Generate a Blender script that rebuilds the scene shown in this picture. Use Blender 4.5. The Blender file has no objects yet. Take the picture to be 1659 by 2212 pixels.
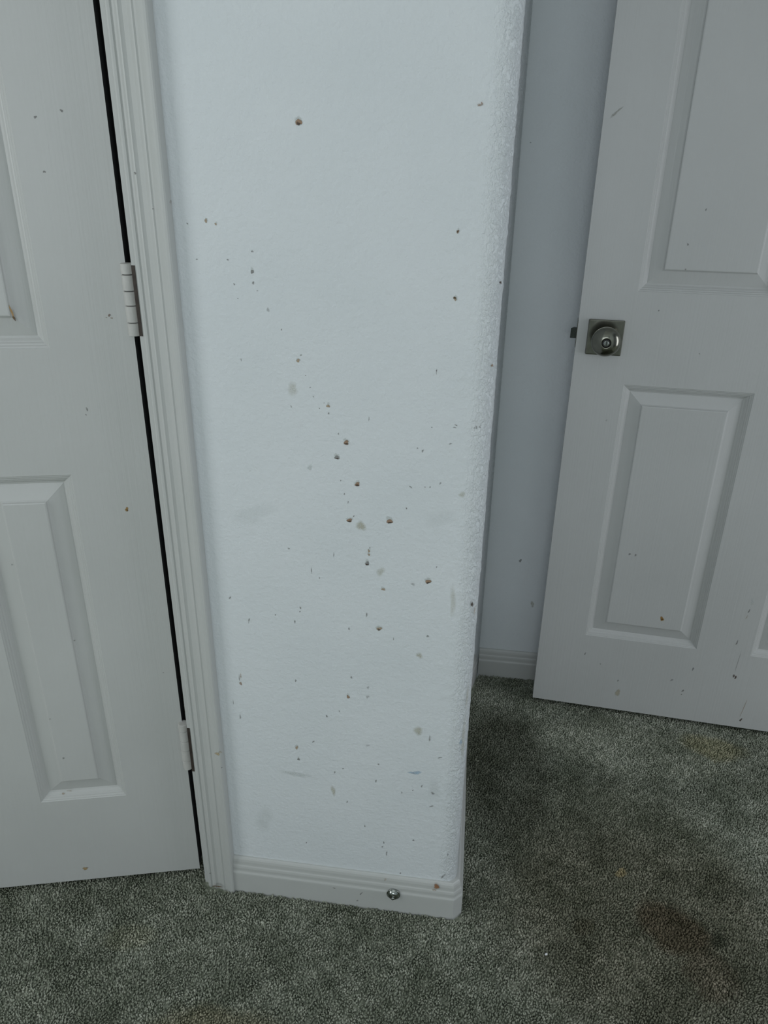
import bpy, bmesh, math, random
import numpy as np
from mathutils import Vector, Matrix, noise

# ------------------------------------------------------------ camera, light
sc = bpy.context.scene
COL = sc.collection
F_PX, PITCH, ROLL, YAW = 1612.99, 0.4305, 0.0167, -0.1280
CAM = Vector((0.0, -0.970, 1.2666))
fw = Vector((math.sin(YAW) * math.cos(PITCH), math.cos(YAW) * math.cos(PITCH), -math.sin(PITCH)))
rt = Vector((math.cos(YAW), -math.sin(YAW), 0)); up = rt.cross(fw)
rt2 = rt * math.cos(ROLL) + up * math.sin(ROLL)
up2 = up * math.cos(ROLL) - rt * math.sin(ROLL)
cd = bpy.data.cameras.new('camera'); cam = bpy.data.objects.new('camera', cd); COL.objects.link(cam)
cam.matrix_world = Matrix(((rt2.x, up2.x, -fw.x, CAM.x), (rt2.y, up2.y, -fw.y, CAM.y),
                           (rt2.z, up2.z, -fw.z, CAM.z), (0, 0, 0, 1)))
cd.sensor_fit = 'VERTICAL'; cd.sensor_height = 36.0; cd.lens = F_PX / 2212 * 36.0
cd.clip_start = 0.02
sc.camera = cam
sc.view_settings.view_transform = 'Standard'; sc.view_settings.look = 'None'
sc.view_settings.gamma = 1.0; sc.view_settings.use_curve_mapping = False
sc.view_settings.exposure = 0.07

world = bpy.data.worlds.new('sky'); sc.world = world; world.use_nodes = True
bg = world.node_tree.nodes['Background']; bg.inputs[0].default_value = (0.62, 0.78, 1.0, 1); bg.inputs[1].default_value = 0.6

def area(name, loc, target, w, h, power, color):
    l = bpy.data.lights.new(name, 'AREA'); l.shape = 'RECTANGLE'; l.size = w; l.size_y = h
    l.energy = power; l.color = color
    o = bpy.data.objects.new(name, l); COL.objects.link(o); o.location = loc
    o.rotation_euler = (Vector(target) - Vector(loc)).to_track_quat('-Z', 'Y').to_euler()
    return o
# daylight entering through the rear window, the left window and the hall doorway on the right
area('window_daylight_rear', (-0.30, -3.30, 1.50), (-0.30, 0, 1.50), 1.70, 1.20, 15.0, (0.93, 0.98, 1.0))
area('window_daylight_left', (-2.28, -1.60, 1.50), (0, -1.60, 1.50), 1.20, 1.20, 17.0, (0.95, 0.98, 0.97))
area('hall_daylight', (2.15, -0.20, 0.95), (0.6, 0.5, 0.7), 0.7, 1.6, 11.5, (0.90, 0.92, 1.0))

# ------------------------------------------------------------ constants
HX, HY, AL = -0.4783, 0.0130, 0.2657          # left door: front hinge corner and swing
RX, RY, AR = 0.1926, 0.6443, 0.0786           # right door: front latch corner and swing
YB = 0.752                                    # back wall
CEIL = 2.55
BN = 0.0195                                   # bullnose radius, its tangent point = return face x

# ------------------------------------------------------------ materials
def new_mat(name):
    m = bpy.data.materials.new(name); m.use_nodes = True
    nt = m.node_tree; b = nt.nodes['Principled BSDF']
    return m, nt, b
def node(nt, t, **kw):
    n = nt.nodes.new(t)
    for k, v in kw.items(): setattr(n, k, v)
    return n
def mapped(nt, scale=(1, 1, 1), coord='Object', rot=(0, 0, 0)):
    tc = node(nt, 'ShaderNodeTexCoord'); mp = node(nt, 'ShaderNodeMapping')
    mp.inputs['Scale'].default_value = scale; mp.inputs['Rotation'].default_value = rot
    nt.links.new(tc.outputs[coord], mp.inputs[0]); return mp.outputs[0]
def noise_tex(nt, vec, scale, detail=3, rough=0.5):
    n = node(nt, 'ShaderNodeTexNoise'); n.inputs['Scale'].default_value = scale
    n.inputs['Detail'].default_value = detail; n.inputs['Roughness'].default_value = rough
    nt.links.new(vec, n.inputs['Vector']); return n.outputs['Fac']
def ramp(nt, fac, stops):
    r = node(nt, 'ShaderNodeValToRGB'); e = r.color_ramp.elements
    e[0].position, e[0].color = stops[0][0], (*stops[0][1], 1)
    e[1].position, e[1].color = stops[-1][0], (*stops[-1][1], 1)
    for p, c in stops[1:-1]:
        q = e.new(p); q.color = (*c, 1)
    nt.links.new(fac, r.inputs[0]); return r.outputs[0]
def bump(nt, b, h, strength, dist, prev=None):
    n = node(nt, 'ShaderNodeBump'); n.inputs['Strength'].default_value = strength
    n.inputs['Distance'].default_value = dist
    nt.links.new(h, n.inputs['Height'])
    if prev: nt.links.new(prev, n.inputs['Normal'])
    nt.links.new(n.outputs[0], b.inputs['Normal']); return n.outputs[0]

def wall_mat(name, c1, c2):
    m, nt, b = new_mat(name); v = mapped(nt)
    nt.links.new(ramp(nt, noise_tex(nt, v, 5, 4), [(0.35, c1), (0.65, c2)]), b.inputs['Base Color'])
    b.inputs['Roughness'].default_value = 0.62
    n1 = bump(nt, b, noise_tex(nt, v, 170, 3, 0.55), 0.75, 0.0014)
    bump(nt, b, noise_tex(nt, v, 60, 3, 0.5), 0.35, 0.003, n1)
    return m
M_WALL = wall_mat('painted_plaster', (0.71, 0.75, 0.765), (0.745, 0.78, 0.795))
def pier_mat():
    m = wall_mat('chipped_corner_plaster', (0.71, 0.75, 0.765), (0.745, 0.78, 0.795)); nt = m.node_tree; b = nt.nodes['Principled BSDF']
    v = mapped(nt, (1, 1, .65)); sx = node(nt, 'ShaderNodeSeparateXYZ'); nt.links.new(v, sx.inputs[0])
    mr = node(nt, 'ShaderNodeMapRange', interpolation_type='SMOOTHSTEP')
    mr.inputs[1].default_value = -0.022; mr.inputs[2].default_value = 0.010
    nt.links.new(sx.outputs[0], mr.inputs[0])
    r = ramp(nt, noise_tex(nt, v, 230, 4, 0.6), [(0.42, (0, 0, 0)), (0.60, (1, 1, 1))])
    mu = node(nt, 'ShaderNodeMath', operation='MULTIPLY'); nt.links.new(r, mu.inputs[0]); nt.links.new(mr.outputs[0], mu.inputs[1])
    prev = b.inputs['Normal'].links[0].from_socket
    bump(nt, b, mu.outputs[0], 0.9, 0.0013, prev)
    return m
M_PIER = pier_mat()
M_DARKWALL = wall_mat('closet_shade_dark', (0.02, 0.021, 0.022), (0.025, 0.026, 0.027))  # closet shade put into the colour so the door gap reads black
M_CEIL = wall_mat('ceiling_paint', (0.78, 0.79, 0.78), (0.82, 0.82, 0.81))

def door_mat(name, c1, c2, grain):
    m, nt, b = new_mat(name)
    v = mapped(nt); vg = mapped(nt, (230, 230, 3.0))
    nt.links.new(ramp(nt, noise_tex(nt, v, 4, 4), [(0.35, c1), (0.65, c2)]), b.inputs['Base Color'])
    b.inputs['Roughness'].default_value = 0.42
    n1 = bump(nt, b, noise_tex(nt, vg, 1.0, 2, 0.5), grain, 0.0007)
    bump(nt, b, noise_tex(nt, v, 240, 2, 0.5), 0.10, 0.0006, n1)
    return m
M_DOOR = door_mat('door_enamel', (0.515, 0.525, 0.51), (0.54, 0.55, 0.535), 0.5)
M_TRIM = door_mat('trim_enamel', (0.515, 0.53, 0.51), (0.54, 0.55, 0.535), 0.02)

def simple(name, col, rough=0.5, metal=0.0, var=0.0, scale=60, bumpv=0.0):
    m, nt, b = new_mat(name); v = mapped(nt)
    c1 = tuple(max(0, x * (1 - var)) for x in col); c2 = tuple(min(1, x * (1 + var)) for x in col)
    nt.links.new(ramp(nt, noise_tex(nt, v, scale, 3), [(0.3, c1), (0.7, c2)]), b.inputs['Base Color'])
    b.inputs['Roughness'].default_value = rough; b.inputs['Metallic'].default_value = metal
    if bumpv: bump(nt, b, noise_tex(nt, v, scale * 3, 2), bumpv, 0.0005)
    return m
M_NICKEL = simple('satin_nickel', (0.20, 0.20, 0.168), 0.17, 1.0, 0.10, 90)
M_STEEL = simple('dull_steel', (0.04, 0.045, 0.04), 0.35, 1.0, 0.2, 200)
M_GAP_SHADE = simple('door_gap_shade', (0.02, 0.022, 0.024), 0.8)  # shade of the hinge gap put into the door edge colour
M_CHROME = simple('chrome', (0.36, 0.38, 0.36), 0.10, 1.0, 0.05, 90)
M_BLACK = simple('dark_recess', (0.015, 0.015, 0.014), 0.5)
M_HINGE = simple('painted_hinge', (0.52, 0.515, 0.49), 0.40, 0.0, 0.06, 60, 0.1)
M_LEAF = simple('tarnished_hinge_leaf', (0.045, 0.034, 0.027), 0.6, 0.2, 0.3, 120)
M_CRUMB = simple('pale_crumb', (0.80, 0.80, 0.82), 0.6)
M_FRAME = simple('window_frame_paint', (0.75, 0.76, 0.76), 0.4)

# marks: colour and fade are stored on the mesh, so every chip keeps its own colour and soft rim
M_MARK, nt, b = new_mat('chips_and_scuffs')
at = node(nt, 'ShaderNodeAttribute', attribute_name='mark_col')
v = mapped(nt); nz = noise_tex(nt, v, 700, 3, 0.6)
mul = node(nt, 'ShaderNodeMath', operation='MULTIPLY'); nt.links.new(at.outputs['Alpha'], mul.inputs[0])
mr = node(nt, 'ShaderNodeMapRange'); mr.inputs[1].default_value = 0.3; mr.inputs[2].default_value = 0.6
mr.inputs[3].default_value = 0.45; mr.inputs[4].default_value = 1.1
nt.links.new(nz, mr.inputs[0]); nt.links.new(mr.outputs[0], mul.inputs[1])
nt.links.new(at.outputs['Color'], b.inputs['Base Color']); nt.links.new(mul.outputs[0], b.inputs['Alpha'])
b.inputs['Roughness'].default_value = 0.8

# carpet: worn grey-green pile with stains and painted patches of light and shade
def carpet_mat(name, dark):
    m, nt, b = new_mat(name); v = mapped(nt)
    geo = node(nt, 'ShaderNodeNewGeometry')
    base = ramp(nt, noise_tex(nt, v, 120, 4, 0.7), [(0.32, (0.225, 0.245, 0.20)), (0.5, (0.36, 0.382, 0.325)), (0.68, (0.56, 0.575, 0.51))])
    big = ramp(nt, noise_tex(nt, v, 9, 5, 0.6), [(0.36, (0.66, 0.68, 0.62)), (0.64, (1.15, 1.15, 1.12))])
    mx = node(nt, 'ShaderNodeMix', data_type='RGBA', blend_type='MULTIPLY'); mx.inputs[0].default_value = 1.0
    nt.links.new(base, mx.inputs[6]); nt.links.new(big, mx.inputs[7]); mid = ramp(nt, noise_tex(nt, v, 62, 3, 0.6), [(0.34, (0.72, 0.74, 0.70)), (0.66, (1.22, 1.20, 1.20))])
    mx2 = node(nt, 'ShaderNodeMix', data_type='RGBA', blend_type='MULTIPLY'); mx2.inputs[0].default_value = 1.0
    nt.links.new(mx.outputs[2], mx2.inputs[6]); nt.links.new(mid, mx2.inputs[7]); cur = mx2.outputs[2]
    wob = node(nt, 'ShaderNodeTexNoise'); wob.inputs['Scale'].default_value = 14; wob.inputs['Detail'].default_value = 4
    nt.links.new(v, wob.inputs['Vector'])
    for (x, y, rx, ry, rot, col, amt) in STAINS_AND_SHADING:
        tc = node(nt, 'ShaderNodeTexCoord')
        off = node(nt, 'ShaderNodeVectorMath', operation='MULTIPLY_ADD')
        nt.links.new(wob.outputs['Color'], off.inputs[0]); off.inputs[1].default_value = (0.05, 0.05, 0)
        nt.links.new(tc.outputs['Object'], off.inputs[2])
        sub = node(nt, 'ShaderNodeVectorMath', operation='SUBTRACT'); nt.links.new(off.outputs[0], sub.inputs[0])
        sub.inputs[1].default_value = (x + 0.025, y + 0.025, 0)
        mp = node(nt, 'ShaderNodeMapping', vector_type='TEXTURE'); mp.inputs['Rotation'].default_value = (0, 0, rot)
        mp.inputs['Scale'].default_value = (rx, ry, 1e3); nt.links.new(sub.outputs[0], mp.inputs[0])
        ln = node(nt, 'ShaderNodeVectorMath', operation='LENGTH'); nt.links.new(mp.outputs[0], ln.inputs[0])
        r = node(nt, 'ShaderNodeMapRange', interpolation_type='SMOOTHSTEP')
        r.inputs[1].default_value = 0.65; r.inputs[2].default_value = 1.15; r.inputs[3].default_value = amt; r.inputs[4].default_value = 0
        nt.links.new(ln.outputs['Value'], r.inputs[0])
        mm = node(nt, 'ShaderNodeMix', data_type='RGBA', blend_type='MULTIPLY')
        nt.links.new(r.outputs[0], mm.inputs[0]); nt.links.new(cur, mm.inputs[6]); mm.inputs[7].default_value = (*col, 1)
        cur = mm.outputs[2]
    nt.links.new(cur, b.inputs['Base Color']); b.inputs['Roughness'].default_value = 0.95
    b.inputs['Specular IOR Level'].default_value = 0.1
    return m
STAINS_AND_SHADING = [  # x, y, rx, ry, rotation, tint, amount
    (0.425, 0.030, 0.072, 0.055, -0.5, (0.62, 0.52, 0.46), 0.9),
    (0.47, -0.06, 0.05, 0.05, 0.2, (0.80, 0.70, 0.66), 0.7),
    (0.500, 0.010, 0.020, 0.016, 0, (0.42, 0.45, 0.42), 0.8),
    (0.260, 0.010, 0.022, 0.018, 0, (0.72, 0.68, 0.62), 0.7),
    (0.624, 0.540, 0.080, 0.045, -0.2, (1.02, 0.94, 0.76), 0.9),
    (-0.36, -0.275, 0.12, 0.05, 0.1, (0.88, 0.80, 0.68), 0.85),
    (-0.56, -0.130, 0.05, 0.03, 0.1, (1.10, 1.04, 0.90), 0.45),
    (0.345, 0.144, 0.014, 0.009, 0.4, (1.9, 1.6, 1.25), 0.9),
    (0.12, 0.40, 0.11, 0.22, 0.0, (0.52, 0.52, 0.49), 0.95),  # traffic dirt together with the pier's shadow, painted into the pile
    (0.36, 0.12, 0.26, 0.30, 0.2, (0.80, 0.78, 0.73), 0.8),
    (0.42, 0.50, 0.24, 0.10, -0.1, (1.28, 1.26, 1.26), 0.8),  # light falling before the right door, painted as a brighter band
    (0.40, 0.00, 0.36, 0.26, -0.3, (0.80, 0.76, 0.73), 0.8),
]
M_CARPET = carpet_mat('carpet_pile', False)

# ------------------------------------------------------------ helpers
def link(name, verts, faces, mats, parent=None, smooth=False, midx=None, bev=0, segs=2):
    me = bpy.data.meshes.new(name); me.from_pydata([tuple(v) for v in verts], [], faces)
    for m in (mats if isinstance(mats, (list, tuple)) else [mats]): me.materials.append(m)
    if midx is not None: me.polygons.foreach_set('material_index', midx)
    bm = bmesh.new(); bm.from_mesh(me)
    bmesh.ops.recalc_face_normals(bm, faces=bm.faces) if midx is None else None
    bm.to_mesh(me); bm.free()
    if smooth: me.polygons.foreach_set('use_smooth', [True] * len(me.polygons))
    me.update()
    o = bpy.data.objects.new(name, me); COL.objects.link(o)
    if parent: o.parent = parent
    if bev:
        md = o.modifiers.new('bevel', 'BEVEL'); md.width = bev; md.segments = segs; md.limit_method = 'ANGLE'
        md.angle_limit = 0.7; md.harden_normals = False
    return o
def struct(o, label=None):
    o['kind'] = 'structure'
    if label: o['label'] = label
    return o
def box_geo(x0, x1, y0, y1, z0, z1):
    v = [(x, y, z) for x in (x0, x1) for y in (y0, y1) for z in (z0, z1)]
    f = [(0, 1, 3, 2), (4, 6, 7, 5), (0, 4, 5, 1), (2, 3, 7, 6), (0, 2, 6, 4), (1, 5, 7, 3)]
    return v, f
def join(geos):
    V, Fc = [], []
    for v, f in geos:
        k = len(V); V += list(v); Fc += [tuple(i + k for i in q) for q in f]
    return V, Fc
def box(name, dims, mat, parent=None, bev=0):
    v, f = box_geo(*dims); return link(name, v, f, mat, parent, bev=bev)
def lathe_geo(prof, n=48, axis='Y'):
    """prof: (distance out, radius); axis points to -Y (towards the viewer side of a door)."""
    V, Fc = [], []
    for d, r in prof:
        for k in range(n):
            a = 2 * math.pi * k / n; V.append((r * math.cos(a), -d, r * math.sin(a)))
    for i in range(len(prof) - 1):
        for k in range(n):
            a, b_ = i * n + k, i * n + (k + 1) % n
            Fc.append((a, b_, b_ + n, a + n))
    Fc.append(tuple(range(n))[::-1]); Fc.append(tuple(range((len(prof) - 1) * n, len(prof) * n)))
    return V, Fc
def zcyl(x, y, z0, z1, r, n=28, dome=0.0):
    V, Fc = [], []
    zs = [(z0, r * .86), (z0 + .0006, r), (z1 - .0006, r), (z1, r * .86)]
    for z, rr in zs:
        for k in range(n):
            a = 2 * math.pi * k / n; V.append((x + rr * math.cos(a), y + rr * math.sin(a), z))
    for i in range(3):
        for k in range(n):
            a, b_ = i * n + k, i * n + (k + 1) % n; Fc.append((a, b_, b_ + n, a + n))
    Fc.append(tuple(range(n))[::-1]); Fc.append(tuple(range(3 * n, 4 * n)))
    return V, Fc
def offset_path(path, d):
    """path: xy list walked so that the room lies to its right; returns the path moved d into the room."""
    out = []; n = len(path)
    for i in range(n):
        ds = []
        if i > 0: ds.append((Vector(path[i]) - Vector(path[i - 1])).normalized())
        if i < n - 1: ds.append((Vector(path[i + 1]) - Vector(path[i])).normalized())
        ns = [Vector((q.y, -q.x)) for q in ds]
        if len(ns) == 1: m_ = ns[0] * d
        else:
            s = (ns[0] + ns[1]).normalized(); m_ = s * (d / max(0.2, s.dot(ns[0])))
        out.append(Vector(path[i]) + m_)
    return out
def sweep_base(name, path, prof, mat, back=0.006):
    """prof: (z, protrusion) from floor up; closed at the back inside the wall."""
    pr = [(prof[0][0], -back)] + list(prof) + [(prof[-1][0], -back)]
    V = []
    for z, d in pr:
        for p in offset_path(path, d): V.append((p.x, p.y, z))
    n = len(path); Fc = []
    for i in range(len(pr) - 1):
        for k in range(n - 1): Fc.append((i * n + k, i * n + k + 1, (i + 1) * n + k + 1, (i + 1) * n + k))
    Fc.append(tuple(i * n for i in range(len(pr)))); Fc.append(tuple(i * n + n - 1 for i in range(len(pr)))[::-1])
    return link(name, V, Fc, mat)

rnd = random.Random(7)
def blob(cx, cz, rx, rz, rot, col, place, n=14, solid=0.65, lift=0.00025, alpha=1.0):
    """irregular soft-edged mark; place(a, b) turns surface coordinates into a point and a normal."""
    V, Fc, A = [], [], []
    k = len(V); ph = rnd.random() * 6
    rings = [(0.0, 1.0), (solid, 1.0), (1.0, 0.0)]
    pts = []
    for q in range(n):
        a = 2 * math.pi * q / n
        w = 1 + 0.22 * math.sin(2 * a + ph) + 0.15 * math.sin(3 * a + ph * 2) + rnd.uniform(-.12, .12)
        pts.append((rx * w * math.cos(a), rz * w * math.sin(a)))
    def put(u, w_, al):
        x = cx + u * math.cos(rot) - w_ * math.sin(rot); z = cz + u * math.sin(rot) + w_ * math.cos(rot)
        p, nn = place(x, z); V.append(tuple(Vector(p) + Vector(nn) * lift)); A.append((*col, al * alpha))
    put(0, 0, 1)
    for s, al in rings[1:]:
        for (u, w_) in pts: put(u * s, w_ * s, al)
    for q in range(n):
        r = (q + 1) % n
        Fc.append((0, 1 + q, 1 + r)); Fc.append((1 + q, 1 + n + q, 1 + n + r, 1 + r))
    return V, Fc, A
def build_marked(name, V, Fc, mat, marks, parent=None, smooth_faces=None):
    """one mesh: the surface plus its chips and scuffs as islands in a second material slot."""
    V = list(V); Fc = list(Fc); nb = len(Fc); A = [(1, 1, 1, 1)] * len(V)
    for (v, f, a) in marks:
        k = len(V); V += v; A += a; Fc += [tuple(i + k for i in q) for q in f]
    midx = [0] * nb + [1] * (len(Fc) - nb)
    o = link(name, V, Fc, [mat, M_MARK], parent, midx=midx)
    ca = o.data.color_attributes.new('mark_col', 'FLOAT_COLOR', 'POINT')
    ca.data.foreach_set('color', np.array(A, dtype=np.float32).ravel())
    if smooth_faces is not None:
        s = [smooth_faces] * nb + [False] * (len(Fc) - nb)
        o.data.polygons.foreach_set('use_smooth', s)
    return o

# pixel ray of the photograph -> measurement on a real surface (used only to read off positions once)
def ray(u, v): return fw + rt2 * ((u - 829.5) / F_PX) - up2 * ((v - 1106) / F_PX)
def on_plane(u, v, P, n):
    d = ray(u, v); t = (Vector(P) - CAM).dot(n) / d.dot(n); return CAM + d * t
def depth_at(u, v, P, n):
    p = on_plane(u, v, P, n); return (p - CAM).dot(fw)

BROWN = (0.35, 0.235, 0.155); DARK = (0.09, 0.065, 0.05); GREY = (0.27, 0.27, 0.26); TAN = (0.44, 0.35, 0.25)
YEL = (0.52, 0.50, 0.38); BLUE = (0.42, 0.56, 0.68); OCHRE = (0.38, 0.22, 0.06); PALE = (0.66, 0.69, 0.67)

# ------------------------------------------------------------ centre wall (pier) with bullnose corner
WL = -0.430                                     # hidden left end, behind the casing
def wall_section():
    pts = [(-0.430, 0), (-0.30, 0), (-0.15, 0), (-0.06, 0), (-0.045, 0)]
    x = -0.045
    while x < -0.001:
        x += 0.0022; pts.append((min(x, 0.0), 0.0))
    for k in range(1, 13):
        a = math.pi / 2 * k / 12; pts.append((BN * math.sin(a), BN - BN * math.cos(a)))
    pts += [(BN, 0.024), (BN, 0.03), (BN, 0.06), (BN, 0.45), (BN + .001, 0.69), (0.0470, 0.744), (0.0478, YB)]
    return pts
sec = wall_section(); NS = len(sec)
nrm = []
for i, (x, y) in enumerate(sec):
    if x < 0.0005 or y < 1e-6: nrm.append(Vector((0, -1, 0)))
    elif y < BN + 1e-4:
        a = math.asin(min(1, x / BN)); nrm.append(Vector((math.sin(a), -math.cos(a), 0)))
    else: nrm.append(Vector((1, 0, 0)))
def relief(x, y, z):
    w = min(1, max(0, (x + 0.045) / 0.035)) if y < 0.03 else max(0, 1 - (y - 0.03) / 0.03)
    if w <= 0: return 0
    p = Vector((x * 1.0, y * 1.0, z * 0.7))
    h = noise.noise(p * 190) * 0.55 + noise.noise(p * 75 + Vector((5, 2, 1))) * 0.55
    lump = max(0, h) ** 1.2
    return w * lump * 0.0022
zs = list(np.arange(0.06, 1.60, 0.0026)) + [1.7, 2.0, 2.3, CEIL]
zs = [0.0, 0.03] + zs
V, Fc = [], []
for z in zs:
    for (x, y), n_ in zip(sec, nrm):
        h = relief(x, y, z) if z < 1.61 else 0
        V.append((x + n_.x * h, y + n_.y * h, z))
for i in range(len(zs) - 1):
    for k in range(NS - 1):
        Fc.append((i * NS + k, i * NS + k + 1, (i + 1) * NS + k + 1, (i + 1) * NS + k))
# solid thickness: back side of the wall
k0 = len(V)
V += [(-0.430, 0.12, 0), (-0.11, 0.12, 0), (-0.11, YB, 0), (-0.430, 0.12, CEIL), (-0.11, 0.12, CEIL), (-0.11, YB, CEIL)]
top = (len(zs) - 1) * NS
Fc += [(k0, k0 + 3, k0 + 4, k0 + 1), (k0 + 1, k0 + 4, k0 + 5, k0 + 2), (0, top, k0 + 3, k0)]

def pier_place(x, z):
    if x <= 0: return (x, 0, z), (0, -1, 0)
    a = min(math.pi / 2, x / BN)
    return (BN * math.sin(a), BN - BN * math.cos(a), z), (math.sin(a), -math.cos(a), 0)
PM = []
def pm(u, v, w, h, col, rot=0.0, solid=0.6, alpha=1.0, lift=0.0003):
    p = on_plane(u, v, (0, 0, 0), Vector((0, 1, 0))); d = depth_at(u, v, (0, 0, 0), Vector((0, 1, 0)))
    s = d / F_PX; x = p.x
    if x > 0.0: x = min(BN * math.asin(min(1, p.x / BN)), 0.026); lift = 0.0013
    elif x > -0.045: lift = 0.0009
    PM.append(blob(x, p.z, w * s * 0.62, h * s * 0.68, rot, col, pier_place, solid=solid, lift=lift, alpha=alpha))
# large gouges: pale torn rim above, brown core, dark lower lip
for (u, v, w, h, c) in [(645, 264, 12, 13, BROWN), (748, 956, 11, 9, BROWN), (728, 988, 9, 9, GREY), (772, 1046, 12, 8, BROWN),
                        (755, 1124, 12, 7, BROWN), (842, 1126, 11, 11, BROWN), (793, 1217, 9, 8, GREY), (925, 1256, 11, 10, BROWN),
                        (819, 1358, 11, 8, TAN), (709, 877, 7, 7, TAN), (644, 779, 7, 6, TAN), (797, 1190, 5, 6, TAN), (797, 1198, 5, 5, TAN),
                        (989, 500, 5, 7, BROWN), (983, 645, 6, 8, TAN), (545, 587, 6, 9, GREY), (445, 477, 6, 7, TAN), (466, 484, 4, 5, TAN),
                        (828, 1273, 7, 6, TAN), (752, 1505, 7, 7, BROWN), (641, 1615, 6, 8, TAN), (645, 1640, 5, 6, GREY)]:
    pm(u, v - h * 0.35, w * 1.15, h * 1.15, PALE, 0, 0.5, 0.7, 0.0002)
    pm(u, v, w * 0.95, h * 0.85, c, 0, 0.75, 1.0, 0.0004)
    if w > 8: pm(u, v + h * 0.26, w * 0.7, h * 0.38, DARK, 0.1, 0.6, 0.9, 0.0005)
for (u, v, w, h, r) in [(405, 483, 4, 4, 0), (545, 543, 5, 5, 0), (492, 561, 4, 4, 0), (425, 560, 4, 3, 0), (547, 611, 6, 6, 0), (506, 614, 4, 4, 0),
                        (556, 628, 3, 3, 0), (514, 645, 2.5, 2.5, 0), (608, 712, 3.5, 3.5, 0), (650, 767, 4, 4, 0), (660, 811, 2.5, 2.5, 0), (670, 837, 3, 2.5, 0),
                        (677, 857, 3, 3, 0), (690, 882, 2.5, 2.5, 0), (710, 893, 5, 4, 0), (731, 937, 4, 4, 0), (744, 1067, 4, 4, 0), (764, 1115, 3.5, 4, 0),
                        (913, 974, 5, 7, 0), (973, 958, 6, 4, .4), (887, 1052, 7, 4, -.6), (951, 1044, 4, 6, 0), (929, 1052, 4, 4, 0), (878, 1098, 4, 4, 0),
                        (918, 1052, 3, 3, 0), (624, 1185, 5, 4, .6), (721, 1198, 2, 12, 0), (673, 1232, 2.5, 14, 0), (497, 1291, 3.5, 9, -.4), (538, 1340, 3, 14, -.3),
                        (649, 1313, 4, 6, -.2), (648, 1321, 3, 4, 0), (637, 1343, 3.5, 8, -.2), (792, 1328, 3.5, 12, 0), (754, 1358, 3, 8, 0), (924, 1374, 5, 7, 0),
                        (850, 1380, 2, 6, 0), (759, 1463, 4, 7, 0), (706, 1547, 5, 6, 0), (733, 1536, 3, 4, 0), (677, 1602, 3, 9, -.8), (723, 1668, 3, 7, 0),
                        (741, 1660, 4, 4, 0), (818, 1651, 4, 5, 0), (812, 1687, 4, 8, 0), (868, 1712, 3, 5, 0), (892, 1707, 4, 3, .5), (911, 1698, 4, 7, 0),
                        (935, 1713, 9, 6, 0), (932, 1741, 10, 4, .7), (750, 1732, 3, 6, -.5), (788, 1784, 3, 6, 0), (893, 1815, 4, 7, 0), (826, 1829, 4, 5, 0),
                        (835, 1843, 3.5, 12, 0), (829, 1820, 4, 6, 0), (865, 1886, 4, 4, 0), (662, 1820, 3, 4, 0), (957, 1892, 5, 13, -.5), (928, 1595, 4, 14, 0),
                        (950, 1636, 9, 4, .4), (967, 1845, 4, 7, 0), (985, 918, 7, 3, -.3), (982, 923, 10, 2, -.1), (943, 803, 2, 11, 0), (943, 800, 3, 3, 0),
                        (797, 905, 1.5, 12, 0), (629, 878, 3, 5, 0), (1029, 923, 4, 7, 0), (1025, 924, 3, 4, 0), (1036, 922, 3, 6, .4), (517, 1465, 2.5, 14, 0),
                        (519, 1548, 2.5, 16, 0), (504, 1517, 2, 10, 0), (639, 1470, 3, 8, 0), (752, 1085, 2, 8, 0), (736, 1038, 2.5, 4, 0), (902, 968, 3, 4, 0),
                        (799, 1183, 3, 3, 0), (943, 1225, 3, 4, 0), (690, 1248, 2.5, 5, 0), (595, 1328, 3, 4, 0), (521, 777, 1.6, 7, 0), (933, 923, 2.5, 3, 0)]:
    pm(u, v, w * .95, h * .9, GREY, r, 0.5, 0.62)
for (u, v, w, h, c, r, al) in [(632, 840, 26, 22, YEL, 0, .28), (780, 1136, 16, 22, YEL, .3, .6), (822, 1235, 16, 18, YEL, 0, .35), (906, 1416, 12, 14, YEL, 0, .5),
                               (903, 1578, 16, 22, YEL, -.4, .5), (720, 1708, 9, 24, YEL, 0, .5), (998, 1068, 16, 10, YEL, 0, .35), (669, 1010, 12, 10, PALE, 0, .5),
                               (900, 1669, 20, 8, BLUE, 0, .8), (888, 1669, 12, 6, BLUE, 0, .7), (995, 1604, 10, 10, BLUE, 0, .5), (545, 1110, 90, 40, PALE, .2, .12),
                               (640, 1672, 70, 10, PALE, -.15, .4), (570, 1770, 40, 60, PALE, 0, .18), (950, 1120, 60, 40, PALE, 0, .10),
                               (520, 1476, 5, 10, BROWN, 0, .8), (520, 1460, 3, 16, TAN, 0, .5), (579, 669, 6, 10, GREY, 0, .35), (938, 1705, 30, 40, PALE, 0, .15),
                               (978, 1300, 14, 60, YEL, 0, .25), (794, 1505, 7, 8, GREY, .5, .35), (795, 1485, 6, 6, GREY, .5, .35), (892, 1262, 8, 7, GREY, 0, .35),
                               (1036, 227, 14, 4, BROWN, .1, .6), (1041, 224, 5, 5, BROWN, 0, .8), (700, 870, 4, 4, PALE, 0, .5), (794, 1610, 8, 7, GREY, 0, .25),
                               (1080, 612, 6, 6, DARK, 0, 1), (1062, 791, 6, 6, BROWN, 0, 1), (1019, 1307, 5, 13, DARK, 0, 1), (1024, 1322, 4, 20, TAN, 0, .5),
                               (1000, 1600, 7, 140, YEL, 0, .3), (1008, 1510, 6, 60, YEL, 0, .3)]:
    pm(u, v, w, h, c, r, 0.4, al, 0.00035)
pier = build_marked('wall_center', V, Fc, M_PIER, PM, smooth_faces=True)
struct(pier, 'off-white chipped plaster wall between the two doors with a rounded right corner')

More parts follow.
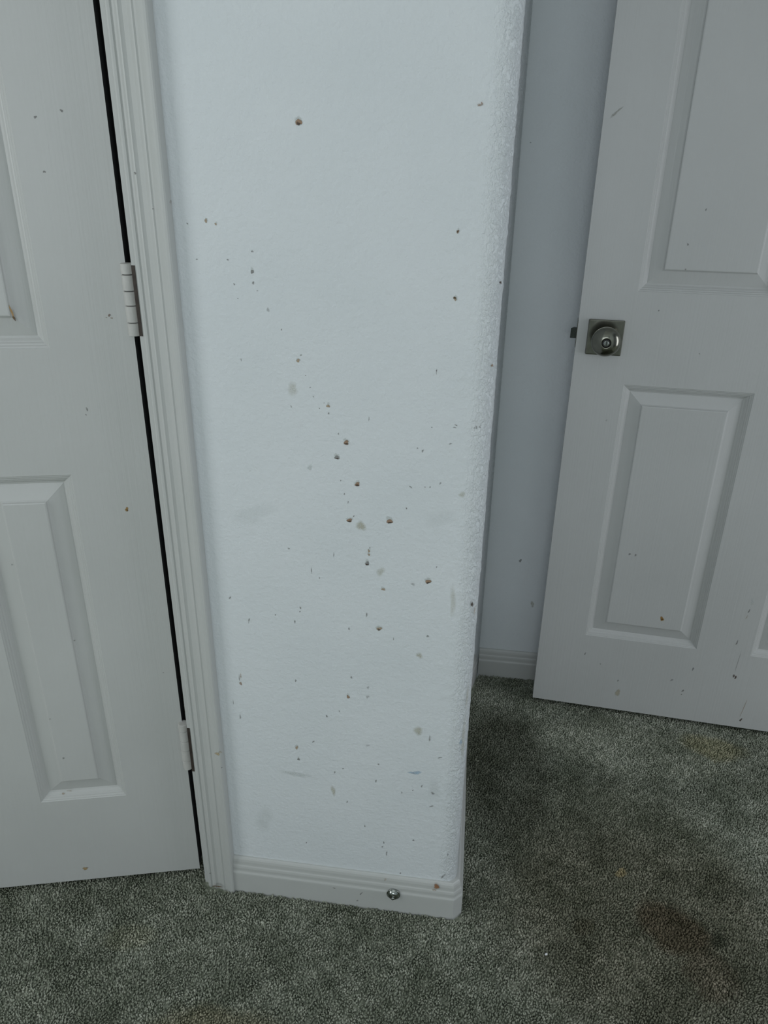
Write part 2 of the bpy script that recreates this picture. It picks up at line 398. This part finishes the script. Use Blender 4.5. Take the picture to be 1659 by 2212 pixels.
# ------------------------------------------------------------ rest of the room shell
XR, XL, YR = 1.10, -2.40, -3.40
def holed_wall(name, axis, c, a0, a1, holes, mat, thick, label):
    """wall in the plane axis=c running a0..a1, with rectangular holes (h0, h1, z0, z1)."""
    cuts = sorted({a0, a1, *[h[0] for h in holes], *[h[1] for h in holes]}); zc = sorted({0, CEIL, *[h[2] for h in holes], *[h[3] for h in holes]})
    g = []
    for i in range(len(cuts) - 1):
        for j in range(len(zc) - 1):
            ca, cz = (cuts[i] + cuts[i + 1]) / 2, (zc[j] + zc[j + 1]) / 2
            if any(h[0] < ca < h[1] and h[2] < cz < h[3] for h in holes): continue
            lo, hi = min(c, c + thick), max(c, c + thick)
            g.append(box_geo(cuts[i], cuts[i + 1], lo, hi, zc[j], zc[j + 1]) if axis == 'y' else box_geo(lo, hi, cuts[i], cuts[i + 1], zc[j], zc[j + 1]))
    v, f = join(g); o = link(name, v, f, mat); return struct(o, label)
struct(box('ceiling', (XL - .1, XR + 1.4, YR - .1, YB + .5, CEIL, CEIL + 0.1), M_CEIL), 'white ceiling')
# back wall behind the right door with its small scuffs
v, f = join([box_geo(0.0478, XR + 0.1, YB, YB + 0.1, 0, CEIL)])
BM = []
def bmk(u, v_, w, h, col, al=0.8):
    p = on_plane(u, v_, (0, YB, 0), Vector((0, 1, 0))); s = depth_at(u, v_, (0, YB, 0), Vector((0, 1, 0))) / F_PX
    BM.append(blob(p.x, p.z, w * s * .6, h * s * .6, 0, col, lambda a, b_: ((a, YB, b_), (0, -1, 0)), alpha=al))
bmk(1124, 1211, 6, 7, GREY, .6); bmk(1150, 1305, 7, 14, YEL, .4); bmk(1146, 308, 3, 3, GREY, .5)
struct(build_marked('wall_back', v, f, M_WALL, BM), 'shaded plaster wall behind the open right door')
LH0 = HX - 0.66                                   # far side of the left doorway
JX = -0.4643
holed_wall('wall_left', 'x', XL, YR, 0.9, [(-2.2, -1.0, 0.9, 2.1)], M_WALL, -0.1, 'left wall of the room with a window')
holed_wall('wall_rear', 'y', YR, XL, XR, [(-1.15, 0.55, 0.9, 2.1)], M_WALL, -0.1, 'rear wall of the room with a window')
holed_wall('wall_right', 'x', XR, YR, YB, [(-0.75, 0.50, 0, 2.12)], M_WALL, 0.1, 'right wall with the doorway to the hall')
# wall left of and above the left doorway (pushed back to y = 0)
v, f = join([box_geo(XL, LH0 - 0.02, 0.0, 0.11, 0, CEIL), box_geo(LH0 - 0.02, -0.430, 0.0, 0.11, 2.22, CEIL)])
struct(link('wall_front', v, f, M_WALL), 'plaster wall around the left doorway')
# closet behind the left door, its shade put into a dark wall colour
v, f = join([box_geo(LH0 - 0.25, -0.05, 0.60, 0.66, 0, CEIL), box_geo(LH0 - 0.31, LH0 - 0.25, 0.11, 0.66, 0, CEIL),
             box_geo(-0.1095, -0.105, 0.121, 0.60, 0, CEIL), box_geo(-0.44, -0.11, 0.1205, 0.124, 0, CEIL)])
struct(link('wall_closet', v, f, M_DARKWALL), 'closet interior behind the left door, coloured dark to stand for shade')
v, f = join([box_geo(XR + .1, XR + 1.3, -1.5, -1.4, 0, CEIL), box_geo(XR + .1, XR + 1.3, YB + .2, YB + .3, 0, CEIL), box_geo(XR + 1.2, XR + 1.3, -1.4, YB + .2, 0, CEIL)])
struct(link('wall_hall', v, f, M_WALL), 'walls of the hall beyond the doorway')
def window(name, axis, c, a0, a1, z0, z1):
    g = []
    t = 0.05
    def bb(p, q, r, s, d0=-.05, d1=.0):
        return box_geo(p, q, c + d0, c + d1, r, s) if axis == 'y' else box_geo(c + d0, c + d1, p, q, r, s)
    g = [bb(a0, a0 + t, z0, z1), bb(a1 - t, a1, z0, z1), bb(a0, a1, z0, z0 + t), bb(a0, a1, z1 - t, z1), bb((a0 + a1) / 2 - .02, (a0 + a1) / 2 + .02, z0, z1)]
    v, f = join(g); o = link(name, v, f, M_FRAME); struct(o, 'white window frame, out of view'); return o
window('window_1', 'y', YR, -1.15, 0.55, 0.9, 2.1); window('window_2', 'x', XL, -2.2, -1.0, 0.9, 2.1)

# ------------------------------------------------------------ floor and carpet pile
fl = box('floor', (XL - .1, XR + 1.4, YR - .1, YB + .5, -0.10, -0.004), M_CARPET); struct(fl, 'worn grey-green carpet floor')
def carpet(x0, x1, y0, y1, step, seed):
    rs = np.random.RandomState(seed)
    gx, gy = np.meshgrid(np.arange(x0, x1, step), np.arange(y0, y1, step)); gx = gx.ravel(); gy = gy.ravel()
    gx = gx + rs.uniform(-.5, .5, gx.size) * step; gy = gy + rs.uniform(-.5, .5, gy.size) * step
    # leave out what the walls, the boards and the casing cover
    pier_m = (gx > -0.465) & (gx < 0.033) & (gy > -0.013)
    ret = (gx > -0.11) & (gx < np.where(gy < .60, .030, .030 + (gy - .60) / .15 * .025)) & (gy > 0)
    jamb = (gx > -0.4565) & (gx < -0.398) & (gy > -0.019)
    keep = ~(pier_m | ret | jamb | (gy > YB - .012) | ((gx < -.05) & (gy > .1))); gx = gx[keep]; gy = gy[keep]; n = gx.size
    def field(kx, ky, ph): return np.sin(gx * kx + ph) * np.cos(gy * ky + ph * 1.7)
    lx = 0.9 * (field(31, 47, .3) * .5 + field(90, 70, 2.) * .4) + 0.35 + rs.normal(0, .55, n)
    ly = 0.9 * (field(41, 29, 1.3) * .5 + field(80, 103, 4.) * .4) + 0.25 + rs.normal(0, .55, n)
    h = 0.0078 * (1 + .16 * field(140, 150, 1.) + rs.normal(0, .16, n)); h = np.clip(h, .003, .012)
    lx *= .0026; ly *= .0026
    r = 0.0017 + rs.uniform(0, .0007, n); ang = rs.uniform(0, 6.28, n)
    P = np.zeros((n, 7, 3), np.float32)
    for k in range(3):
        a = ang + k * 2.0944
        P[:, k] = np.stack([gx + r * np.cos(a), gy + r * np.sin(a), np.full(n, -.005)], 1)
        a2 = a + .7
        P[:, 3 + k] = np.stack([gx + lx * .5 + r * 1.05 * np.cos(a2), gy + ly * .5 + r * 1.05 * np.sin(a2), -.005 + h * .62], 1)
    P[:, 6] = np.stack([gx + lx, gy + ly, -.005 + h], 1)
    tri = np.array([[0, 1, 4], [0, 4, 3], [1, 2, 5], [1, 5, 4], [2, 0, 3], [2, 3, 5], [3, 4, 6], [4, 5, 6], [5, 3, 6]])
    T = (tri[None] + (np.arange(n) * 7)[:, None, None]).reshape(-1, 3)
    return P.reshape(-1, 3), T
Pa, Ta = carpet(-0.98, 0.98, -0.46, 0.75, 0.0036, 3)
me = bpy.data.meshes.new('carpet_pile'); me.vertices.add(len(Pa)); me.vertices.foreach_set('co', Pa.ravel())
me.loops.add(Ta.size); me.loops.foreach_set('vertex_index', Ta.ravel().astype(np.int32))
me.polygons.add(len(Ta)); me.polygons.foreach_set('loop_start', np.arange(0, Ta.size, 3, dtype=np.int32))
me.polygons.foreach_set('use_smooth', np.ones(len(Ta), dtype=bool))
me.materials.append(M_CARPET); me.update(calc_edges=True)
cp = bpy.data.objects.new('carpet_pile', me); COL.objects.link(cp)
cp['kind'] = 'stuff'; cp['label'] = 'short grey-green carpet pile with brown and tan stains covering the floor'; cp['category'] = 'carpet'

# ------------------------------------------------------------ baseboards
BASE = [(-0.004, .012), (0.046, .012), (0.0485, .0117), (0.0520, .0102), (0.0545, .0098), (0.0600, .0098), (0.0640, .0090), (0.0665, .0078),
        (0.0690, .0074), (0.0740, .0070), (0.0785, .0058), (0.0815, .0042), (0.0830, .0025)]
bc = sweep_base('baseboard_center', [(-0.4005, 0), (0.0130, 0), (0.0215, 0.0085), (0.0195, 0.19), (0.0165, 0.35), (0.0165, 0.50), (0.0195, 0.67), (0.0340, 0.7350)], BASE, M_TRIM)
# nicks on the front board
NM = []
def nick(u, v_, w, h, col, al=1.0, rot=0, lift=.0004, dep=-.012):
    p = on_plane(u, v_, (0, dep, 0), Vector((0, 1, 0))); s = depth_at(u, v_, (0, dep, 0), Vector((0, 1, 0))) / F_PX
    NM.append(blob(p.x, p.z, w * s * .6, h * s * .6, rot, col, lambda a, b_: ((a, dep, b_), (0, -1, 0)), alpha=al, lift=lift))
nick(943, 1915, 13, 12, (0.34, 0.16, 0.07), 1, dep=-.0085); nick(938, 1922, 7, 6, TAN, .7, dep=-.010)
nick(780, 1930, 3, 9, GREY, .7, -.5); nick(772, 1945, 3, 8, GREY, .5, -.5); nick(722, 1918, 6, 3, GREY, .5); nick(832, 1900, 4, 9, TAN, .5, -.4, dep=-.009)
bv = [tuple(q.co) for q in bc.data.vertices]; bf = [tuple(p.vertices) for p in bc.data.polygons]
bpy.data.objects.remove(bc)
bc = build_marked('baseboard_center', bv, bf, M_TRIM, NM); struct(bc, 'painted baseboard along the foot of the wall between the doors')
bb = sweep_base('baseboard_back', [(0.0478, YB), (XR, YB)], BASE, M_TRIM); struct(bb, 'painted baseboard behind the open right door')

# ------------------------------------------------------------ casing and jamb of the left doorway
CX0, CX1 = -0.4552, -0.4005
CAS = [(0, 0.0), (0, .0060), (.0012, .0080), (.0035, .0090), (.0065, .0088), (.0082, .0070), (.0110, .0074), (.0150, .0104), (.0172, .0112), (.0190, .0103),
       (.0215, .0093), (.0280, .0099), (.0325, .0127), (.0348, .0136), (.0368, .0126), (.0395, .0129), (.0435, .0156), (.0470, .0176), (.0500, .0180),
       (.0530, .0176), (.0547, .0160), (.0547, 0.0)]
k = (CX1 - CX0) / .0547
ring = [(CX0 + a * k, -d) for a, d in CAS]
V = [(x, y, -0.004) for x, y in ring] + [(x, y, 2.20) for x, y in ring]; n = len(ring)
Fc = [(i, i + 1, n + i + 1, n + i) for i in range(n - 1)] + [(n - 1, 0, n, 2 * n - 1), tuple(range(n))[::-1], tuple(range(n, 2 * n))]
CM = []
def cnick(u, v_, w, h, col, dep, al=1.0, rot=0):
    p = on_plane(u, v_, (0, -dep, 0), Vector((0, 1, 0))); s = depth_at(u, v_, (0, -dep, 0), Vector((0, 1, 0))) / F_PX
    CM.append(blob(p.x, p.z, w * s * .6, h * s * .6, rot, col, lambda a, b_: ((a, -dep, b_), (0, -1, 0)), alpha=al, lift=.0006))
cnick(292, 374, 5, 5, GREY, .0108); cnick(331, 451, 3, 3, GREY, .0172); cnick(369, 436, 5, 6, GREY, .0176)
cnick(470, 1628, 9, 9, (0.50, 0.42, 0.27), .0176, .9, .3); cnick(476, 1624, 7, 5, (.36, .33, .25), .0176, .8, .3); cnick(479, 1658, 3, 3, GREY, .0176, .8)
cnick(469, 1914, 18, 6, (0.12, 0.08, 0.04), .0172, .9); cnick(454, 1886, 3, 3, GREY, .0090, .7)
c = build_marked('trim_1', V, Fc, M_TRIM, CM); struct(c, 'fluted white door casing right of the left door')
md = None
v, f = join([box_geo(JX, -0.432, 0.0, 0.12, -0.004, 2.19), box_geo(JX - .010, JX, 0.046, 0.085, -0.004, 2.19)])
struct(link('trim_2', v, f, M_TRIM, bev=.0008), 'white door jamb beside the gap at the left door')
v, f = join([box_geo(LH0 - .02, LH0, 0.0, 0.12, -0.004, 2.22), box_geo(LH0 - .075, LH0 - .01, -.015, 0, -0.004, 2.26), box_geo(LH0, -0.4643, 0, .12, 2.19, 2.22), box_geo(LH0 - .01, -0.4008, -.015, 0, 2.2005, 2.26)])
struct(link('trim_3', v, f, M_TRIM), 'far and head casing of the left doorway, out of view')

# ------------------------------------------------------------ panelled doors
PROF = [(0, 0), (.0012, -.0012), (.0030, -.0016), (.0044, -.0034), (.0066, -.0040), (.0080, -.0060), (.0098, -.0068), (.0130, -.0100), (.0160, -.0112), (.0178, -.0106),
        (.0405, -.0050), (.0425, -.0034), (.0438, -.0008), (.0455, -.0003)]
EDGES = []
def door_geo(width, height, xs, zsr, flip, z0=0.016, thick=0.035):
    """front face at y=0 facing -Y, s running along +X (flip -1: along -X); xs/zsr: panel extents."""
    V, Fc = [], []
    def P(s, z, h): V.append((s * flip, -h, z)); return len(V) - 1
    def quad(a, b_, c_, d): Fc.append((a, b_, c_, d) if flip > 0 else (d, c_, b_, a))
    cx = [0.0] + [q for p in xs for q in p] + [width]; cz = [z0] + [q for p in zsr for q in p] + [height]
    G = {(i, j): P(cx[i], cz[j], 0) for i in range(len(cx)) for j in range(len(cz))}
    for i in range(len(cx) - 1):
        for j in range(len(cz) - 1):
            if i % 2 == 1 and j % 2 == 1:
                prev = [G[(i, j)], G[(i + 1, j)], G[(i + 1, j + 1)], G[(i, j + 1)]]
                for d, h in PROF[1:]:
                    cur = [P(cx[i] + d, cz[j] + d, h), P(cx[i + 1] - d, cz[j] + d, h), P(cx[i + 1] - d, cz[j + 1] - d, h), P(cx[i] + d, cz[j + 1] - d, h)]
                    for q in range(4): r = (q + 1) % 4; quad(prev[q], prev[r], cur[r], cur[q])
                    prev = cur
                quad(*prev)
            else: quad(G[(i, j)], G[(i + 1, j)], G[(i + 1, j + 1)], G[(i, j + 1)])
    # back, edges
    e = 0.0012
    nx, nz = len(cx), len(cz)
    bk = {}
    border = [(i, 0) for i in range(nx)] + [(nx - 1, j) for j in range(1, nz)] + [(i, nz - 1) for i in range(nx - 2, -1, -1)] + [(0, j) for j in range(nz - 2, 0, -1)]
    for (i, j) in border:
        V.append((cx[i] * flip, thick, cz[j])); bk[(i, j)] = len(V) - 1
    m_ = len(border)
    for q in range(m_):
        a, b_ = border[q], border[(q + 1) % m_]; quad(G[b_], G[a], bk[a], bk[b_])
    loop = [bk[q] for q in border]; Fc.append(tuple(loop) if flip < 0 else tuple(loop[::-1]))
    return V, Fc
def door_marks(to_local, items):
    out = []
    for it in items:
        u, v_, w, h, col, al = it[:6]; rot = it[6] if len(it) > 6 else 0; dep = it[7] if len(it) > 7 else 0
        s, z, sc_ = to_local(u, v_)
        out.append(blob(s, z, w * sc_ * .6, h * sc_ * .6, rot, col, lambda a, b_, dd=dep: ((a, dd, b_), (0, -1, 0)), alpha=al))
    return out
# left door, ajar, hinged on its right
nL = Vector((math.sin(AL), -math.cos(AL), 0)); hL = Vector((HX, HY, 0)); dL = Vector((-math.cos(AL), -math.sin(AL), 0))
def locL(u, v_):
    p = on_plane(u, v_, hL, nL); return -(p - hL).dot(dL), p.z, (p - CAM).dot(fw) / F_PX
xsL = [(.114, .263), (.383, .532)]; zz = [(.2200, .8500), (1.0360, 1.7500), (1.8600, 2.05)]
V, Fc = door_geo(.646, 2.17, xsL, zz, -1)
mk = door_marks(locL, [(76, 253, 6, 5, GREY, .9), (133, 239, 6, 5, GREY, .9), (96, 371, 5, 5, GREY, .8), (236, 681, 5, 6, (.25, .19, .16), .9), (230, 686, 4, 2, BROWN, .5),
                       (241, 687, 5, 3, BROWN, .6), (188, 884, 4, 8, GREY, .6), (186, 896, 3, 3, GREY, .6), (274, 1100, 7, 9, OCHRE, 1), (275, 1102, 4, 5, (.2, .12, .04), .9),
                       (184, 1876, 11, 7, (.42, .30, .14), .9, .3), (188, 1874, 5, 3, BROWN, .5), (135, 1720, 8, 5, TAN, .6, 0, .0065), (148, 1714, 10, 4, TAN, .5, 0, .0065),
                       (26, 1220, 5, 3, GREY, .6, 0, .0005), (25, 676, 5, 26, OCHRE, .9, .12, .0015), (30, 688, 5, 10, (.10, .06, .03), 1, .2, .0015),
                       (108, 1553, 4, 4, GREY, .3), (137, 1638, 4, 6, GREY, .5, 0, .0005), (160, 1386, 3, 4, GREY, .8, 0, .003), (353, 1453, 3, 3, GREY, .4)])
door1 = build_marked('door_1', V, Fc, M_DOOR, mk)
door1.data.materials.append(M_GAP_SHADE)
for p_ in door1.data.polygons:
    if p_.material_index == 0 and abs(p_.normal.x) > .9 and abs(p_.center.x) < 1e-4 and p_.center.y > .005: p_.material_index = 2
door1.location = hL; door1.rotation_euler = (0, 0, AL); struct(door1, 'white panelled door standing ajar at the left edge')
def hinge(z0, z1, label):
    """five-knuckle butt hinge in door coordinates; knuckle stands proud at the hinge edge."""
    x, y, r = .0022, -.0040, .0086
    g = []; m_ = z1 - z0; cuts = [0, .19, .425, .625, .845, 1]
    for i in range(5): g.append(zcyl(x, y, z0 + m_ * cuts[i] + .0004, z0 + m_ * cuts[i + 1] - .0004, r))
    v, f = join(g); hb = link('hinge', v, f, M_HINGE, door1, smooth=False)
    hb['label'] = label
    v, f = join([zcyl(x, y, z0 + .001, z1 - .001, r * .8)]); link('hinge_pin', v, f, M_BLACK, hb)
    c_, s_ = math.cos(AL), math.sin(AL)
    v, f = box_geo(-0.4640, -0.4592, -.0010, .0012, z0 + .0020, z1 - .0020)
    v = [((a - HX) * c_ + (b_ - HY) * s_, -(a - HX) * s_ + (b_ - HY) * c_, q) for a, b_, q in v]
    link('hinge_leaf', v, f, M_LEAF, hb)
    return hb
hinge(1.0530, 1.1490, 'white painted barrel hinge halfway up the door'); hinge(.2780, .3800, 'white painted barrel hinge near the floor')
hinge(1.88, 1.98, 'white painted barrel hinge near the top')

# right door, swung open almost flat against the back wall
nR = Vector((-math.sin(AR), -math.cos(AR), 0)); hR = Vector((RX, RY, 0)); dR = Vector((math.cos(AR), -math.sin(AR), 0))
def locR(u, v_):
    p = on_plane(u, v_, hR, nR); return (p - hR).dot(dR), p.z, (p - CAM).dot(fw) / F_PX
xsR = [(.1087, .3683), (.4900, .7496)]; zz = [(.2278, .8590), (1.0506, 1.7700), (1.8800, 2.06)]
V, Fc = door_geo(.858, 2.18, xsR, zz, 1)
mk = door_marks(locR, [(1430, 1337, 8, 9, OCHRE, 1, .4, .0004), (1430, 1338, 4, 5, (.16, .09, .03), .8, .4, .0004), (1360, 1197, 4, 5, GREY, .8), (1373, 1199, 3, 7, GREY, .8),
                       (1334, 1496, 11, 15, (.50, .46, .34), .6), (1589, 1463, 4, 8, DARK, .9, -.3), (1585, 1460, 4, 8, DARK, .7, -.3), (1592, 1388, 3, 10, GREY, .9, -.2),
                       (1618, 1320, 3, 8, GREY, .9, -.3), (1613, 1333, 2, 12, TAN, .4, -.2), (1600, 1555, 4, 7, DARK, .9, -.3), (1606, 1530, 1.6, 44, TAN, .6, -.12), (1594, 1430, 1.5, 60, GREY, .35, -.05),
                       (1497, 1445, 3, 8, GREY, .9, -.3), (1475, 1492, 3, 8, GREY, .8, -.4), (1472, 1500, 2, 3, GREY, .8), (1451, 1469, 4, 7, GREY, .5, -.4), (1335, 1470, 3, 5, GREY, .5),
                       (1264, 1412, 3, 6, GREY, .6, -.5), (1486, 528, 4, 4, GREY, .8), (1525, 453, 3, 4, GREY, .9), (1481, 582, 3, 3, GREY, .9), (1423, 671, 3, 3, GREY, .7), (1511, 764, 3, 3, GREY, .4),
                       (1331, 243, 26, 5, (.40, .40, .35), .5, .7), (1297, 1434, 3, 3, GREY, .5), (1310, 908, 4, 4, GREY, .3), (1625, 1300, 6, 14, PALE, .5)])
door2 = build_marked('door_2', V, Fc, M_DOOR, mk)
door2.location = hR; door2.rotation_euler = (0, 0, -AR); struct(door2, 'white panelled door with a nickel knob, open against the back wall')
KS, KZ = .0567, .9560
v, f = box_geo(KS - .0362, KS + .0362, -.0070, .0, KZ - .0362, KZ + .0362)
ro = link('rosette', v, f, M_NICKEL, door2, bev=.0022, segs=3); ro['label'] = 'square satin nickel plate behind the knob'
kp = [(.0060, .0), (.0060, .0165), (.0160, .0150), (.0250, .0145), (.0290, .0160), (.0330, .0215), (.0380, .0266), (.0440, .0292), (.0500, .0292), (.0550, .0268),
      (.0590, .0222), (.0618, .0160), (.0632, .0108), (.0634, .0094), (.0622, .0088), (.0605, .0086), (.0604, .0)]
v, f = lathe_geo(kp); kn = link('knob', v, f, M_NICKEL, door2, smooth=True); kn.location = (KS, 0, KZ); kn['label'] = 'round satin nickel privacy knob'
v, f = lathe_geo([(.0590, .0078), (.0612, .0078), (.0613, .0)]); rr = link('knob_recess', v, f, M_BLACK, kn)
g = lathe_geo([(.0600, .0056), (.0640, .0056), (.0652, .0046), (.0653, .0)], 32)
v, f = g; bt = link('lock_button', v, f, M_CHROME, kn, smooth=False, bev=.0003)
v, f = box_geo(-.0008, .0008, -.0660, -.0650, -.0048, .0048); link('lock_slot', v, f, M_BLACK, kn)
# latch on the door edge
v = [(-.0135, .010, -.0105), (.0, .010, -.0105), (.0, .023, -.0105), (-.0075, .023, -.0105), (-.0135, .010, .0105), (.0, .010, .0105), (.0, .023, .0105), (-.0075, .023, .0105)]
f = [(0, 1, 2, 3), (7, 6, 5, 4), (0, 4, 5, 1), (1, 5, 6, 2), (2, 6, 7, 3), (3, 7, 4, 0)]
lb = link('latch_bolt', v, f, M_STEEL, door2, bev=.0010); lb.location = (0, 0, KZ + .003); lb['label'] = 'metal latch bolt sticking out of the door edge'
v, f = box_geo(-.0012, .0, .0050, .0300, -.0290, .0290); link('latch_plate', v, f, M_NICKEL, lb, bev=.0004)

# ------------------------------------------------------------ door stop stub on the baseboard
e = bpy.data.objects.new('door_stop', None); COL.objects.link(e); e.location = (-0.0937, -0.0120, 0.0466)
e['label'] = 'round chrome door stop base screwed to the baseboard near the wall corner'; e['category'] = 'door stop'
v, f = lathe_geo([(0, .0), (0, .0124), (.0012, .0128), (.0022, .0122), (.0020, .0112), (.0036, .0104), (.0056, .0088), (.0070, .0064), (.0078, .0036), (.0080, .0)], 48)
link('base_cup', v, f, M_CHROME, e, smooth=True)
v, f = lathe_geo([(.0070, .0024), (.0095, .0024), (.0098, .0030), (.0112, .0029), (.0119, .0020), (.0121, .0)], 32)
link('screw_stub', v, f, M_CHROME, e, smooth=True)

# ------------------------------------------------------------ crumb on the carpet
def pebble(name, loc, s, mat, label, cat):
    bm = bmesh.new(); bmesh.ops.create_icosphere(bm, subdivisions=2, radius=1)
    for q in bm.verts:
        q.co *= 1 + .25 * noise.noise(q.co * 1.7 + Vector(loc)); q.co = Vector((q.co.x * s[0], q.co.y * s[1], q.co.z * s[2]))
    me = bpy.data.meshes.new(name); bm.to_mesh(me); bm.free(); me.materials.append(mat)
    o = bpy.data.objects.new(name, me); COL.objects.link(o); o.location = loc; o['label'] = label; o['category'] = cat; return o
p = on_plane(1180, 2061, (0, 0, 0.004), Vector((0, 0, 1)))
o = pebble('paper_crumb', (p.x, p.y, .0040), (.0030, .0019, .0016), M_CRUMB, 'tiny white paper crumb lying on the carpet in front of the dark stain', 'crumb'); o.rotation_euler = (0, 0, .8)
